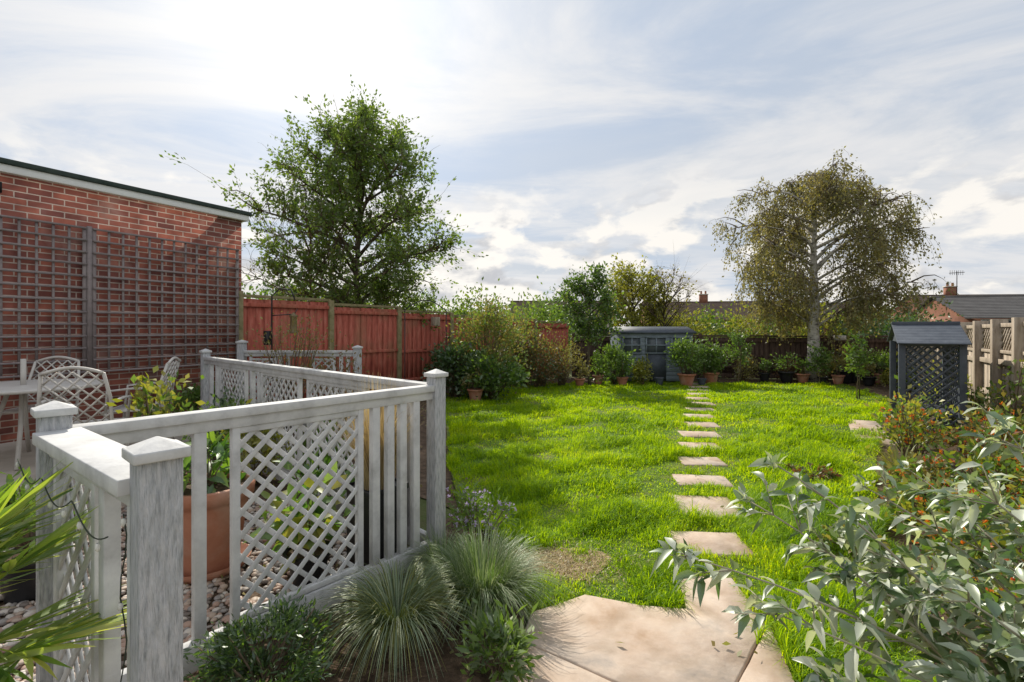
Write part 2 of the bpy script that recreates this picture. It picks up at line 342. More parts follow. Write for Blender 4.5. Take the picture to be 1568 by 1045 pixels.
def pebbles(name,poly,dens,bb,smin=.013,smax=.025):
    b=MB();n=int((bb[1]-bb[0])*(bb[3]-bb[2])*dens);x=rng.uniform(bb[0],bb[1],n);y=rng.uniform(bb[2],bb[3],n)
    k=inpoly(x,y,poly);x=x[k];y=y[k];n=len(x)
    sc=rng.uniform(smin,smax,n)[:,None]*np.stack([rng.uniform(.8,1.5,n),rng.uniform(.7,1.1,n),rng.uniform(.4,.75,n)],1)
    a=rng.uniform(0,6.28,n);V=IV[None]*sc[:,None,:]
    X=V[...,0]*np.cos(a)[:,None]-V[...,1]*np.sin(a)[:,None];Y=V[...,0]*np.sin(a)[:,None]+V[...,1]*np.cos(a)[:,None];Z=V[...,2]
    V=np.stack([X+x[:,None],Y+y[:,None],Z+rng.uniform(.0,.02,n)[:,None]],2).reshape(-1,3)
    F=(IF[None]+(np.arange(n)*len(IV))[:,None,None]).reshape(-1,3);b.add(V,F,'pebble');b.build(name,smooth=True)
pebbles('gravel',GR,1150,(-3.3,-.5,1.0,4.2))
sheet('seating_patio',[(-9,3.2),(-3.2,4.0),(-3.4,6.3),(-4.35,7.8),(-9,8)],.2,'paving',thick=.2)
# ------------------------------------------------------------ brick building
e=empty('brick_house')
R=61.2;W0=(-5.77,5.45,0)
b=MB();b.box((-1.1,2.5,1.63),(7.8,5,3.26),'brick');b.build('walls',loc=W0,rz=R,parent=e)
b=MB();b.box((-1.08,2.48,3.30),(7.92,5.12,.09),'white');b.box((-1.08,2.48,3.375),(7.98,5.18,.06),'felt')
b.build('flat_roof',loc=W0,rz=R,bevel=.006,parent=e)
b=MB();b.box((-.05,-.03,3.08),(.1,.06,.12),'black');b.build('wall_box',loc=W0,rz=R,parent=e)
def trellis(x0,x1):
    b=MB();z0,z1=.95,2.76
    n=int(round((x1-x0)/.15));m=int(round((z1-z0)/.15))
    for i in range(n+1): b.box((x0+(x1-x0)*i/n,-.045,(z0+z1)/2),(.024 if 0<i<n else .04,.018,z1-z0+.03),'trellis')
    for j in range(m+1): b.box(((x0+x1)/2,-.065,z0+(z1-z0)*j/m),(x1-x0+.03,.018,.024),'trellis')
    b.build('wall_trellis',loc=W0,rz=R)
trellis(-2.9,-1.1);trellis(-1.05,.74);trellis(.84,2.7)
b=MB();b.box((.79,-.04,1.86),(.05,.04,1.86),'trellis');b.build('trellis_batten',loc=W0,rz=R)
# ------------------------------------------------------------ railing
e=empty('garden_railing')
A=np.array([-1.65,1.743]);C=np.array([-.857,1.166]);Dd=np.array([-.488,3.11]);E=np.array([-3.93,6.2])
def post(p,ang,h=1.19,w=.088,k='railpost',par=None):
    b=MB();b.box((0,0,h/2),(w,w,h),k)
    b.box((0,0,h+.012),(w+.026,w+.026,.026),'rail')
    q=(w+.014)/2;z=h+.0252
    b.add([(-q,-q,z),(q,-q,z),(q,q,z),(-q,q,z),(0,0,z+.026)],[(0,1,4),(1,2,4),(2,3,4),(3,0,4)],'rail')
    return b.build('post',loc=(p[0],p[1],0),rz=ang,bevel=.004,parent=par)
angAD=math.degrees(math.atan2(1.367,1.162))
for p in (A,C,Dd,E): post(p,angAD,par=e)
def lattice(b,p0,p1,z0,z1,k='rail',pitch=.105,w=.024,th=.009):
    p0=np.array(p0,float);p1=np.array(p1,float);Ln=np.linalg.norm(p1-p0);d=(p1-p0)/Ln;nrm=np.array([d[1],-d[0]])
    H=z1-z0
    for sgn,off in((1,.006),(-1,-.006)):
        c=-H
        while c<Ln+H:
            if sgn>0: s0,s1=c,c+H
            else: s0,s1=c+H,c
            pts=[(s0,z0),(s1,z1)]
            (sa,a_),(sb,b_)=pts
            def clip(sa,a_,sb,b_):
                if sa>sb: sa,a_,sb,b_=sb,b_,sa,a_
                if sb<=0 or sa>=Ln: return None
                if sa<0: a_=a_+(b_-a_)*(0-sa)/(sb-sa);sa=0
                if sb>Ln: b_=a_+(b_-a_)*(Ln-sa)/(sb-sa);sb=Ln
                return sa,a_,sb,b_
            q=clip(sa,a_,sb,b_)
            if q and (q[2]-q[0])>.01:
                sa,a_,sb,b_=q
                P=lambda s,z:(p0[0]+d[0]*s+nrm[0]*off,p0[1]+d[1]*s+nrm[1]*off,z)
                b.beam(P(sa,a_),P(sb,b_),th,w,k,up=(d[0]*-(b_-a_),d[1]*-(b_-a_),(sb-sa)))
            c+=pitch
def lp(p,q,t): return p+(q-p)*t
def railsec(p,q,bal,panels,par,wide=.08,rt=1.14,name='rail_section'):
    b=MB();d=(q-p)/np.linalg.norm(q-p);a=p+d*.045;c=q-d*.045
    b.beam((*a,rt-.02),(*c,rt-.02),wide,.04,'rail')
    b.beam((*a,rt-.065),(*c,rt-.065),.045,.05,'rail')
    b.beam((*a,.095),(*c,.095),.045,.12,'rail')
    for t in bal:
        x=lp(p,q,t);ang=math.degrees(math.atan2(d[1],d[0]))
        b.box((x[0],x[1],.60),(.048,.04,.95),'rail',rz=ang)
    for t0,t1 in panels:
        lattice(b,lp(p,q,t0),lp(p,q,t1),.16,1.05)
        for t in(t0,t1):
            x=lp(p,q,t);b.box((x[0],x[1],.60),(.034,.036,.95),'rail',rz=math.degrees(math.atan2(d[1],d[0])))
        b.beam((*lp(p,q,t0),.175),(*lp(p,q,t1),.175),.03,.03,'rail');b.beam((*lp(p,q,t0),1.035),(*lp(p,q,t1),1.035),.03,.03,'rail')
    b.build(name,bevel=.003,parent=par)
railsec(A,Dd,[.255,.745,.80,.85,.905],[(.335,.69)],e)
railsec(C,A,[.12,.36],[(.45,.90)],e,wide=.13)
railsec(Dd,E,[.06,.12,.62,.66,.90,.95],[(.18,.38),(.42,.6),(.7,.87)],e)
e2=empty('deck_railing_far')
F_=np.array([-2.3,7.2]);G_=np.array([-4.05,7.25])
for p in(F_,G_): post(p,0,h=1.2 if p is F_ else 1.28,par=e2,w=.1)
railsec(F_,G_,[.08,.14,.6,.66],[(.2,.38),(.7,.92)],e2,rt=1.17)
b=MB();P=[]
for i in range(40):
    t=i/39;q=lp(A,C,t);P.append((q[0]-.055,q[1]-.075,1.05-.05*abs(math.sin(t*9))))
b.tube(P,.0018,'rope',4)
P2=[( -.857-.064+.008*math.sin(i*1.3),1.166-.02,1.06-.05*i) for i in range(20)];b.tube(P2,.0018,'rope',4)
for q in list(P[::6])+P2[::4]:
    b.lathe((q[0],q[1],q[2]-.02),[(.001,-.010),(.005,-.006),(.006,.002),(.003,.010)],'bulb',8)
b.build('string_lights')
# ------------------------------------------------------------ fences
def fence(name,pts,hts,kboard,kpost,pw=1.75,facing=1,cap=True,pdepth=.09,rails=True,lat=0):
    e=empty(name);b=MB();bb=MB()
    for (p,q),(h0,h1) in zip(zip(pts[:-1],pts[1:]),zip(hts[:-1],hts[1:])):
        p=np.array(p,float);q=np.array(q,float);L_=np.linalg.norm(q-p);d=(q-p)/L_;nn=np.array([d[1],-d[0]])*facing
        n=max(1,round(L_/pw));ang=math.degrees(math.atan2(d[1],d[0]))
        for i in range(n):
            a=p+d*L_*i/n;c=p+d*L_*(i+1)/n;h=h0+(h1-h0)*(i+.5)/n
            b.box((a[0]+nn[0]*.02,a[1]+nn[1]*.02,(h+.06)/2),(.1,pdepth,h+.06),kpost,rz=ang)
            m=int(L_/n/.14);hb=h-lat
            for j in range(m):
                x=a+(c-a)*(j+.5)/m
                bb.box((x[0]+nn[0]*.004*(j%2),x[1]+nn[1]*.004*(j%2),hb/2-.02+rng.normal()*.003),(L_/n/m-.002,.016,hb-.08),kboard,rz=ang+3*facing)
            if lat:
                lattice(bb,a+d*.05,c-d*.05,hb-.03,h-.03,kboard,pitch=.09,w=.022)
                b.beam((*(a+nn*.01),hb-.03),(*(c+nn*.01),hb-.03),.05,.04,kpost)
            if cap: b.beam((*a,h-.015),(*c,h-.015),.055,.05,kpost)
            if rails:
                for z in(.35,hb*.52,hb-.16):
                    aa=a+nn*.032;cc=c+nn*.032
                    b.beam((*aa,z),(*cc,z),.035,.065,kboard if cap else kpost)
            aa=a+nn*.02;cc=c+nn*.02;b.beam((*aa,.07),(*cc,.07),.03,.15,kpost)
    b.build('posts_and_rails',bevel=.004,parent=e);bb.build('boards',parent=e)
fence('red_garden_fence',[(-4.47,7.9),(-1.52,12),(1.74,15)],[2.09,1.86,1.68],'fence_red','fence_cap')
fence('dark_back_fence',[(1.9,15),(11.4,14.2)],[1.3,1.27],'fence_dark','fence_dark',cap=True)
fence('tan_side_fence',[(11.3,14.1),(7.5,8.2),(5.88,5.55),(3.4,1.7)],[1.55,1.52,1.56,1.62],'fence_tan','fence_tan',pw=.8,pdepth=.15,cap=True,lat=.32)
# ------------------------------------------------------------ arbour (local frame)
b=MB();X1,Y1=.58,1.0
for x in(0,X1):
    for y in(0,Y1): b.box((x,y,.66),(.07,.07,1.32),'slate')
lattice(b,(.03,0),(X1-.03,0),.1,1.28,'slate',pitch=.10,w=.022)
lattice(b,(X1,.04),(X1,Y1-.04),.1,1.28,'slate',pitch=.10,w=.022)
lattice(b,(.03,Y1),(X1-.03,Y1),.1,1.28,'slate',pitch=.10,w=.022)
for z in(.12,1.3):
    b.beam((0,0,z),(X1,0,z),.045,.05,'slate');b.beam((0,Y1,z),(X1,Y1,z),.045,.05,'slate')
for i in range(7):
    t=(i+.5)/7
    for s in(-1,1):
        y=Y1/2+s*.62*t;z=1.55-.24*t
        b.frame((X1/2,y,z),(.70,0,0),(0,.10,-.040*s),(0,.004*s,.014),'slate')
b.beam((-.06,Y1/2,1.57),(X1+.06,Y1/2,1.57),.05,.04,'slate')
b.box((X1-.2,Y1/2,.42),(.38,.9,.035),'slate')
for x in(0,X1):
    b.add([(x-.01,0,1.32),(x-.01,Y1,1.32),(x-.01,Y1/2,1.52),(x+.01,0,1.32),(x+.01,Y1,1.32),(x+.01,Y1/2,1.52)],[(0,1,2),(3,5,4)],'slate')
b.build('garden_arbour',loc=(5.0,6.2,0),rz=-33,bevel=.003)
# ------------------------------------------------------------ playhouse
e=empty('garden_playhouse')
b=MB();b.box((4.0,14.05,.68),(2.05,1.2,1.30),'playhouse')
for i in range(11): b.box((4.0,13.44,.12+i*.118),(2.05,.02,.108),'playhouse')
b.build('walls',bevel=.004,parent=e)
b=MB()
x0,x1,yf=2.90,5.10,13.36
b.add([(x0,yf,1.40),(x1,yf,1.40),(x1,14.1,1.55),(x0,14.1,1.55),(x0,14.75,1.42),(x1,14.75,1.42),(x0,yf,1.35),(x1,yf,1.35),(x0,14.1,1.50),(x1,14.1,1.50),(x0,14.75,1.37),(x1,14.75,1.37)],[(0,1,2,3),(3,2,5,4),(6,8,9,7),(8,10,11,9),(0,6,7,1),(4,5,11,10),(0,3,8,6),(3,4,10,8),(1,7,9,2),(2,9,11,5)],'slate');b.build('roof',parent=e)
b=MB()
for cx,w in((3.32,.5),(4.0,.55),(4.68,.5)):
    b.box((cx,13.418,1.03),(w,.012,.42),'glass')
    for dx in(-w/2,0,w/2): b.box((cx+dx,13.405,1.03),(.035,.03,.46),'playhouse')
    for z in(.81,1.03,1.25): b.box((cx,13.40,z),(w+.04,.03,.035),'playhouse')
b.box((4.0,13.42,.42),(.55,.02,.75),'slate');b.build('windows_and_door',parent=e)
# ------------------------------------------------------------ pots
def pot(name,c,r,h,k='terracotta',saucer=False):
    b=MB()
    z0=c[2] if len(c)>2 else 0
    b.lathe((c[0],c[1],z0),[(.001,.005),(r*.62,.005),(r*.66,.03),(r*.91,h*.80),(r*.92,h*.84),(r*1.04,h*.85),(r*1.07,h*.99),(r*1.03,h),(r*.94,h),(r*.92,h*.93)],k,32)
    b.lathe((c[0],c[1],z0),[(r*.93,h*.93),(.001,h*.95)],'soil',32)
    if saucer: b.lathe((c[0],c[1],0),[(.001,.03),(r*.8,.03),(r*.95,.075),(r*.98,.075),(r*.85,.02),(.001,.02)],k,32)
    return b.build(name,smooth=True)
pot('terracotta_pot',(-1.88,3.0),.24,.54,saucer=True)
b=MB();hx,hy=-.86,3.08
an=angAD
b.box((hx,hy,.25),(.27,.27,.50),'black',rz=an)
for s,t in((1,0),(-1,0),(0,1),(0,-1)):
    a=math.radians(an);u=np.array([math.cos(a),math.sin(a)]);v=np.array([-u[1],u[0]]);q=np.array([hx,hy])+(u*s+v*t)*.137
    b.box((q[0],q[1],.495),((.012 if s else .285),(.012 if t else .285),.04),'black',rz=an)
b.build('tall_black_planter',bevel=.006)
pot('small_black_pot',(-1.2,2.85),.13,.2,'black')
pot('small_black_pot',(-2.7,2.7),.15,.25,'black')
# ------------------------------------------------------------ plants
def ell(n,rx,rz,top=True):
    v=rng.normal(size=(n,3));v/=np.linalg.norm(v,axis=1,keepdims=True);v*=rng.uniform(.25,1,n)[:,None]**.5
    return v*np.array([rx,rx,rz])
def shrub(name,base,rx,h,n,ls,k,clumps=22,z0=.08,stem='twig',asp=.5,flower=None,fn=0,full=False,spread=.28,k2=None,b=None,own=True,fs=.03):
    bb=b or MB();bx,by,bz=base if len(base)==3 else (*base,0)
    rz=(h-z0*h)/2;c=np.array([bx,by,bz+z0*h+rz])
    K=ell(clumps,rx*.85,rz*.85)+c
    for q in K:
        m=np.array([bx,by,bz])+(q-np.array([bx,by,bz]))*.5+rng.normal(size=3)*.05*rx;m[2]+=.1*rz
        s0=np.array([bx+rng.normal()*.08*rx,by+rng.normal()*.08*rx,bz])
        bb.tube([s0,m,q,q+(q-m)*.3],[.012*h**.5,.008*h**.5,.004,.0015],stem,4)
    w=rng.random(clumps)+.4;w/=w.sum()
    ci=rng.choice(clumps,n,p=w);sg=min(rx,rz)*spread
    P=K[ci]+rng.normal(size=(n,3))*sg*(.6+.8*rng.random(clumps))[ci][:,None]*np.array([1,1,.9]);P=P[P[:,2]>bz+.02]
    D=(P-np.array([bx,by,bz+h*.3]));D/=np.linalg.norm(D,axis=1,keepdims=True)+1e-6;D=D+rng.normal(size=P.shape)*.7
    m=len(P);sz=ls*rng.uniform(.6,1.3,m)
    if k2:
        s=rng.random(m)<.35
        bb.leaves(P[s],D[s],sz[s],sz[s]*asp,k2,full);bb.leaves(P[~s],D[~s],sz[~s],sz[~s]*asp,k,full)
    else: bb.leaves(P,D,sz,sz*asp,k,full)
    if flower:
        Q=P[rng.choice(m,fn)]+rng.normal(size=(fn,3))*.02;Q[:,2]+=.02
        for _ in range(5): bb.leaves(Q,rng.normal(size=(fn,3))+np.array([0,0,.6]),fs,fs*.6,flower)
    if own: return bb.build(name)
def tuft(name,c,n,L,W,k,z=0,lean=(.2,.9),r=.05,droop=1.0,seg=6,k2=None):
    b=MB();A_=rng.uniform(0,6.28,n);rr=r*np.sqrt(rng.random(n))
    P=np.stack([c[0]+rr*np.cos(A_),c[1]+rr*np.sin(A_),np.full(n,z)],1)
    H=L*rng.uniform(.55,1.15,n);l=rng.uniform(*lean,n);w=W*rng.uniform(.6,1.3,n)
    if k2:
        s=rng.random(n)<.35;b.blades(P[s],A_[s],H[s],l[s],w[s],k2,seg,droop);s=~s
        b.blades(P[s],A_[s],H[s],l[s],w[s],k,seg,droop)
    else:b.blades(P,A_,H,l,w,k,seg,droop)
    return b.build(name)
tuft('ornamental_straw_grass',(hx,hy),800,.70,.005,'lf_straw',z=.46,lean=(.02,.42),r=.10,k2='lf_straw')
tuft('blue_sedge_clump',(-.56,2.36),1200,.42,.005,'lf_blue',lean=(.4,1.05),r=.08,droop=1.1,k2='lf_yellow')
tuft('blue_fescue_clump',(-.16,2.62),2300,.42,.0034,'lf_blue',lean=(.15,1.0),r=.14,k2='lf_mid')
tuft('blue_fescue_clump',(-.42,2.95),700,.30,.003,'lf_blue',lean=(.15,1.0),r=.08,k2='lf_mid')
tuft('yucca_tuft',(3.7,4.6),120,.5,.02,'lf_yellow',lean=(.3,.9),r=.05)
shrub('dwarf_conifer',(-1.0,1.95),.30,.32,5200,.035,'lf_dark',clumps=40,asp=.25,spread=.22,k2='lf_mid')
shrub('herb_clump',(-.06,2.05),.14,.24,700,.06,'lf_mid',clumps=16,asp=.3,k2='lf_blue')
shrub('aster_plant',(-.2,3.35),.24,.36,900,.05,'lf_mid',clumps=16,asp=.25,flower='fl_purple',fn=110,fs=.02)
shrub('lily_plant',(-1.9,3.0,.48),.2,.32,130,.16,'lf_big',clumps=12,asp=.3,full=True)
shrub('potted_herb',(-1.2,2.85,.18),.2,.4,160,.13,'lf_big',clumps=10,asp=.5,full=True,k2='lf_yellow')
shrub('potted_herb',(-2.7,2.7,.22),.2,.45,400,.07,'lf_mid',clumps=12,asp=.4)
shrub('broad_leaf_perennial',(-1.5,3.75),.3,.5,160,.15,'lf_big',clumps=14,asp=.35,full=True)
shrub('perennial_clump',(-2.5,4.6),.3,.6,700,.07,'lf_yellow',clumps=14,asp=.5)
shrub('perennial_clump',(-2.9,4.9),.35,.7,1300,.06,'lf_mid',clumps=18,asp=.5)
shrub('perennial_clump',(-1.9,4.9),.35,.5,1300,.06,'lf_mid',clumps=18,asp=.5)
pot('terracotta_pot',(-2.75,3.75),.18,.36)
shrub('yellow_acer',(-3.0,4.15),.22,1.08,260,.07,'lf_yellow',clumps=14,asp=.6,z0=.6,k2='lf_mid')
shrub('wall_shrub',(-4.2,6.5,.2),.35,.55,1000,.07,'lf_mid',clumps=16)
shrub('wall_shrub',(-3.2,5.6,.0),.3,.8,700,.06,'lf_dark',clumps=16)
shrub('wall_climber',(-6.0,5.35,.2),.3,2.3,500,.05,'lf_dark',clumps=26,z0=.3,k2='lf_mid')
shrub('seedhead_shrub',(-3.2,7.0),.65,1.6,900,.04,'lf_autumn',clumps=40,z0=.4,spread=.3)
shrub('seedhead_shrub',(-2.2,6.0),.5,1.2,700,.05,'fl_red',clumps=30,z0=.3)
b=MB()
for i in range(13):
    a=rng.uniform(-1.0,1.5) if i<10 else rng.uniform(0,6.28);L_=rng.uniform(.3,.55);el=rng.uniform(.25,1.2)
    s=np.array([-1.75,1.28,.50]);d=np.array([math.cos(a)*math.cos(el),math.sin(a)*math.cos(el),math.sin(el)])
    t=s+d*L_;b.tube([s,(s+t)/2+np.array([0,0,.03]),t],[.006,.005,.004],'lf_palm',4)
    n=26;sd=np.cross(d,(0,0,1));sd/=np.linalg.norm(sd);th=np.linspace(-1.9,1.9,n)
    DD=np.cos(th)[:,None]*d+np.sin(th)[:,None]*sd+rng.normal(size=(n,3))*.05
    b.leaves(np.repeat(t[None],n,0),DD,.32*rng.uniform(.8,1.1,n),.020,'lf_palm',full=True,curve=.1)
b.tube([(-1.75,1.28,0),(-1.75,1.28,.50)],[.06,.05],'bark',10)
b.build('fan_palm')
shrub('cotoneaster_shrub',(-.55,10.9),.8,2.1,6500,.07,'lf_autumn',clumps=60,k2='lf_mid',spread=.22)
shrub('laurel_shrub',(-1.25,10.6),.6,1.15,2600,.10,'lf_dark',clumps=26)
shrub('laurel_shrub',(-.4,10.3),.7,.95,2800,.10,'lf_mid',clumps=26,k2='lf_dark')
shrub('bronze_shrub',(.7,12.3),.7,1.15,3000,.06,'fl_red',clumps=36,k2='lf_dark')
shrub('bronze_shrub',(1.3,12.6),.5,1.3,1800,.06,'lf_autumn',clumps=30)
shrub('climber_shrub',(.3,12.9),.8,1.9,2800,.08,'lf_autumn',clumps=36,k2='lf_mid')
shrub('fern_clump',(2.75,12.9),.5,1.0,1500,.10,'lf_mid',clumps=20)
shrub('potted_shrub',(4.6,12.7),.38,1.25,1500,.08,'lf_mid',clumps=20,z0=.3)
shrub('potted_shrub',(5.3,13.1),.4,1.0,1200,.09,'lf_mid',clumps=20,z0=.3)
shrub('potted_shrub',(3.5,12.9),.3,.65,900,.08,'lf_yellow',clumps=14)
for (x,y,r,h,k) in((4.55,12.6,.22,.32,'terracotta'),(5.35,13.0,.2,.32,'terracotta'),(1.75,12.5,.14,.2,'terracotta'),(2.9,12.7,.15,.22,'terracotta'),(3.9,12.8,.12,.2,'slate'),(5.0,12.75,.12,.18,'slate'),(2.3,12.9,.14,.25,'terracotta'),(-.75,9.9,.16,.26,'terracotta'),
    (7.6,13.4,.2,.3,'black'),(8.0,13.3,.17,.25,'terracotta'),(9.1,13.2,.2,.35,'black'),(9.5,13.4,.2,.3,'metal'),(9.9,13.0,.18,.28,'terracotta'),(7.1,13.6,.15,.25,'black'),(8.35,13.0,.13,.2,'black'),(9.3,12.6,.16,.24,'black'),(10.4,13.2,.2,.4,'black'),(8.7,12.9,.15,.25,'terracotta')):
    pot('garden_pot',(x,y),r,h,k)
    if k!='slate': shrub('pot_plant',(x,y,h*.9),r*1.3,.35+.35*rng.random(),260,.07,'lf_mid' if rng.random()<.6 else 'lf_autumn',clumps=8)
for x,y,r,h,k in((6.6,13.8,.35,.7,'lf_autumn'),(10.2,13.3,.45,.8,'lf_mid'),(8.9,13.7,.35,.9,'lf_mid'),(9.7,12.2,.4,.45,'lf_yellow'),(7.9,13.8,.3,.6,'fl_red'),(10.6,12.9,.35,1.0,'lf_yellow'),(9.6,13.8,.4,1.1,'lf_autumn')):
    shrub('back_border_shrub',(x,y),r,h,900,.07,k,clumps=16)
def tree(name,base,h,crown_c,rx,rz,limbs,subs,twigs,lpt,ls,kl,kb,tr,droop=0,trunk_top=.8,lean=(0,0),asp=.55,low=0.3,bare=0,k2=None,seed=1,tw_len=.5):
    global rng
    old=rng;rng=np.random.default_rng(seed)
    b=MB();bx,by=base;c=np.array([bx+lean[0],by+lean[1],crown_c])
    T=[np.array([bx,by,0.])]
    nT=8
    for i in range(1,nT+1):
        t=i/nT;T.append(np.array([bx+lean[0]*t+rng.normal()*.03*h/6,by+lean[1]*t+rng.normal()*.03*h/6,h*trunk_top*t]))
    T=np.array(T);R_=tr*(1-.9*np.linspace(0,1,nT+1)**.8);R_[0]*=1.25;b.tube(T,R_,kb,9)
    LP=[];LD=[]
    def path(p,q,sag,n=5):
        d=q-p;L_=np.linalg.norm(d);out=[]
        off=rng.normal(size=3)*.07*L_
        for i in range(n+1):
            t=i/n;x=p+d*t+off*math.sin(math.pi*t);x=x+np.array([0,0,sag*L_*(math.sin(math.pi*t))]);out.append(x)
        return np.array(out)
    for i in range(limbs):
        th=i*2.4+rng.normal()*.3
        f=(i+.5)/limbs; z=(-.75+1.7*f)
        rr=math.sqrt(max(0.05,1-min(.97,abs(z))**2))*rng.uniform(.6,1.0)
        tgt=c+np.array([math.cos(th)*rr*rx,math.sin(th)*rr*rx,z*rz])
        ht=low+(trunk_top-low)*(f**1.1)*.95
        p=np.array([np.interp(ht*h,T[:,2],T[:,j]) for j in range(2)]+[ht*h])
        P=path(p,tgt,.12);L0=np.linalg.norm(tgt-p)
        r0=min(tr*.45,.012+.018*L0);b.tube(P,np.linspace(r0,.006,len(P)),kb,6)
        for j in range(subs):
            t=rng.uniform(.25,1.0);s=np.array([np.interp(t,np.linspace(0,1,len(P)),P[:,m]) for m in range(3)])
            dd=(tgt-p)/L0*.6+rng.normal(size=3)*.6;dd[2]+=.25-droop*.5;sl=L0*rng.uniform(.2,.45)*(1.15-t*.5)
            dd*=min(1,1.3/np.linalg.norm(dd))
            q=s+dd*sl
            P2=path(s,q,.08,3);b.tube(P2,np.linspace(r0*.4,.004,4),'twig',4)
            for m in range(twigs):
                t2=rng.uniform(.2,1);s2=s+(q-s)*t2
                d3=(q-s)/(np.linalg.norm(q-s)+1e-6)*.5+rng.normal(size=3)*.7;d3[2]-=droop
                ln=tw_len*rng.uniform(.5,1.3)
                if droop>0:
                    d3h=d3.copy();P3=[s2]
                    for u in range(4):
                        d3h=d3h*.75+np.array([0,0,-droop*.6]);P3.append(P3[-1]+d3h/ (np.linalg.norm(d3h)+1e-6)*ln/4)
                    P3=np.array(P3)
                else: P3=path(s2,s2+d3*ln,.1,3)
                b.tube(P3,np.linspace(.004,.0015,len(P3)),'twig',3)
                if rng.random()<bare: continue
                nl=int(lpt*rng.uniform(.4,1.5));tt=rng.uniform(.1,1.02,nl)
                X=np.stack([np.interp(tt,np.linspace(0,1,len(P3)),P3[:,w]) for w in range(3)],1)+rng.normal(size=(nl,3))*.045
                LP.append(X);dr=rng.normal(size=(nl,3))*.8+(P3[-1]-P3[0])[None]/ln;dr[:,2]-=droop*.6+.1;LD.append(dr)
    P=np.concatenate(LP);D=np.concatenate(LD);n=len(P);sz=ls*rng.uniform(.6,1.3,n)
    if k2:
        s=rng.random(n)<.3;b.leaves(P[s],D[s],sz[s],sz[s]*asp,k2);s=~s;b.leaves(P[s],D[s],sz[s],sz[s]*asp,kl)
    else: b.leaves(P,D,sz,sz*asp,kl)
    b.build(name);rng=old
    return n
n1=tree('broadleaf_tree',(-3.55,11.2),6.2,3.7,2.15,2.6,40,11,6,17,.085,'lf_tree','bark',.12,low=.22,trunk_top=.92,seed=3,k2='lf_mid',tw_len=.42,bare=.08)
n2=tree('birch_tree',(8.55,13.7),6.5,3.85,2.65,2.3,38,11,6,20,.078,'lf_birch','birchbark',.2,droop=.7,low=.22,trunk_top=.92,seed=5,k2='lf_autumn',tw_len=.8,bare=.06)
tree('bay_tree',(2.05,12.75),2.9,2.0,.72,.95,16,7,5,11,.09,'lf_mid','bark',.04,low=.35,trunk_top=.85,seed=8,k2='lf_dark',tw_len=.25)
tree('yellow_tree',(4.4,17.5),3.4,2.4,1.3,1.2,18,8,5,10,.12,'lf_yellow','bark',.07,low=.3,seed=9,tw_len=.35)
tree('bare_apple_tree',(5.4,17.2),3.5,2.7,1.2,.9,14,7,4,3,.10,'lf_autumn','bark',.06,low=.35,seed=10,tw_len=.4,bare=.5)
tree('young_fruit_tree',(6.05,12.9),1.45,.95,.28,.45,10,4,3,7,.08,'lf_mid','twig',.012,low=.35,seed=11,tw_len=.1)
tree('young_fruit_tree',(7.35,10.3),1.35,.85,.22,.42,9,4,3,7,.08,'lf_mid','twig',.012,low=.35,seed=12,tw_len=.1)
tree('young_fruit_tree',(8.2,12.9),.9,.6,.2,.3,8,4,3,7,.08,'lf_mid','twig',.012,low=.35,seed=15,tw_len=.1)
tree('bare_thorn_tree',(-4.7,11.3),4.8,3.3,1.7,1.5,20,9,4,2,.07,'lf_autumn','twig',.05,low=.3,seed=13,tw_len=.5,bare=.7)
b=MB();b.tube([(7.4,10.3,0),(7.4,10.3,1.0)],.012,'bark',6);b.tube([(6.1,12.9,0),(6.1,12.9,1.0)],.012,'bark',6);b.build('tree_stakes')
bb=MB()
for i in range(26):
    x=-11+i*.95+rng.normal()*.3;y=20+rng.normal()*1.5
    if x>3:continue
    shrub('',(x,y),1.2,2.3+.6*rng.random()+(.5 if x<-6 else 0),1500,.16,'lf_mid' if rng.random()<.6 else 'lf_tree',clumps=26,b=bb,own=False)
for x,y,r,h,k in((6.2,17.5,1.2,2.1,'lf_yellow'),(7.4,18,1.3,2.0,'lf_mid'),(8.6,18.5,1.2,2.2,'lf_yellow'),(9.8,18,1.2,2.0,'lf_mid'),(11.0,17.5,1.3,2.3,'lf_yellow'),(12.1,16.5,1.1,2.2,'lf_dark'),(13.2,16.8,1.2,2.4,'lf_dark'),(14.3,17.5,1,1.9,'lf_mid'),(-6,13,1.4,2.8,'lf_dark'),(-7.2,13,1.4,2.9,'lf_mid'),(-4.5,13.3,1.3,2.4,'lf_dark')):
    shrub('',(x,y),r,h,2400,.13,k,clumps=34,b=bb,own=False)
bb.build('background_shrubbery')
bb=MB()
for i in range(70):
    x=-70+i*2.6+rng.normal();y=70+rng.normal()*8
    shrub('',(x,y),3,3.0+1.4*rng.random(),500,.55,'lf_mid' if i%2 else 'lf_tree',clumps=16,b=bb,own=False)
bb.build('distant_tree_line')
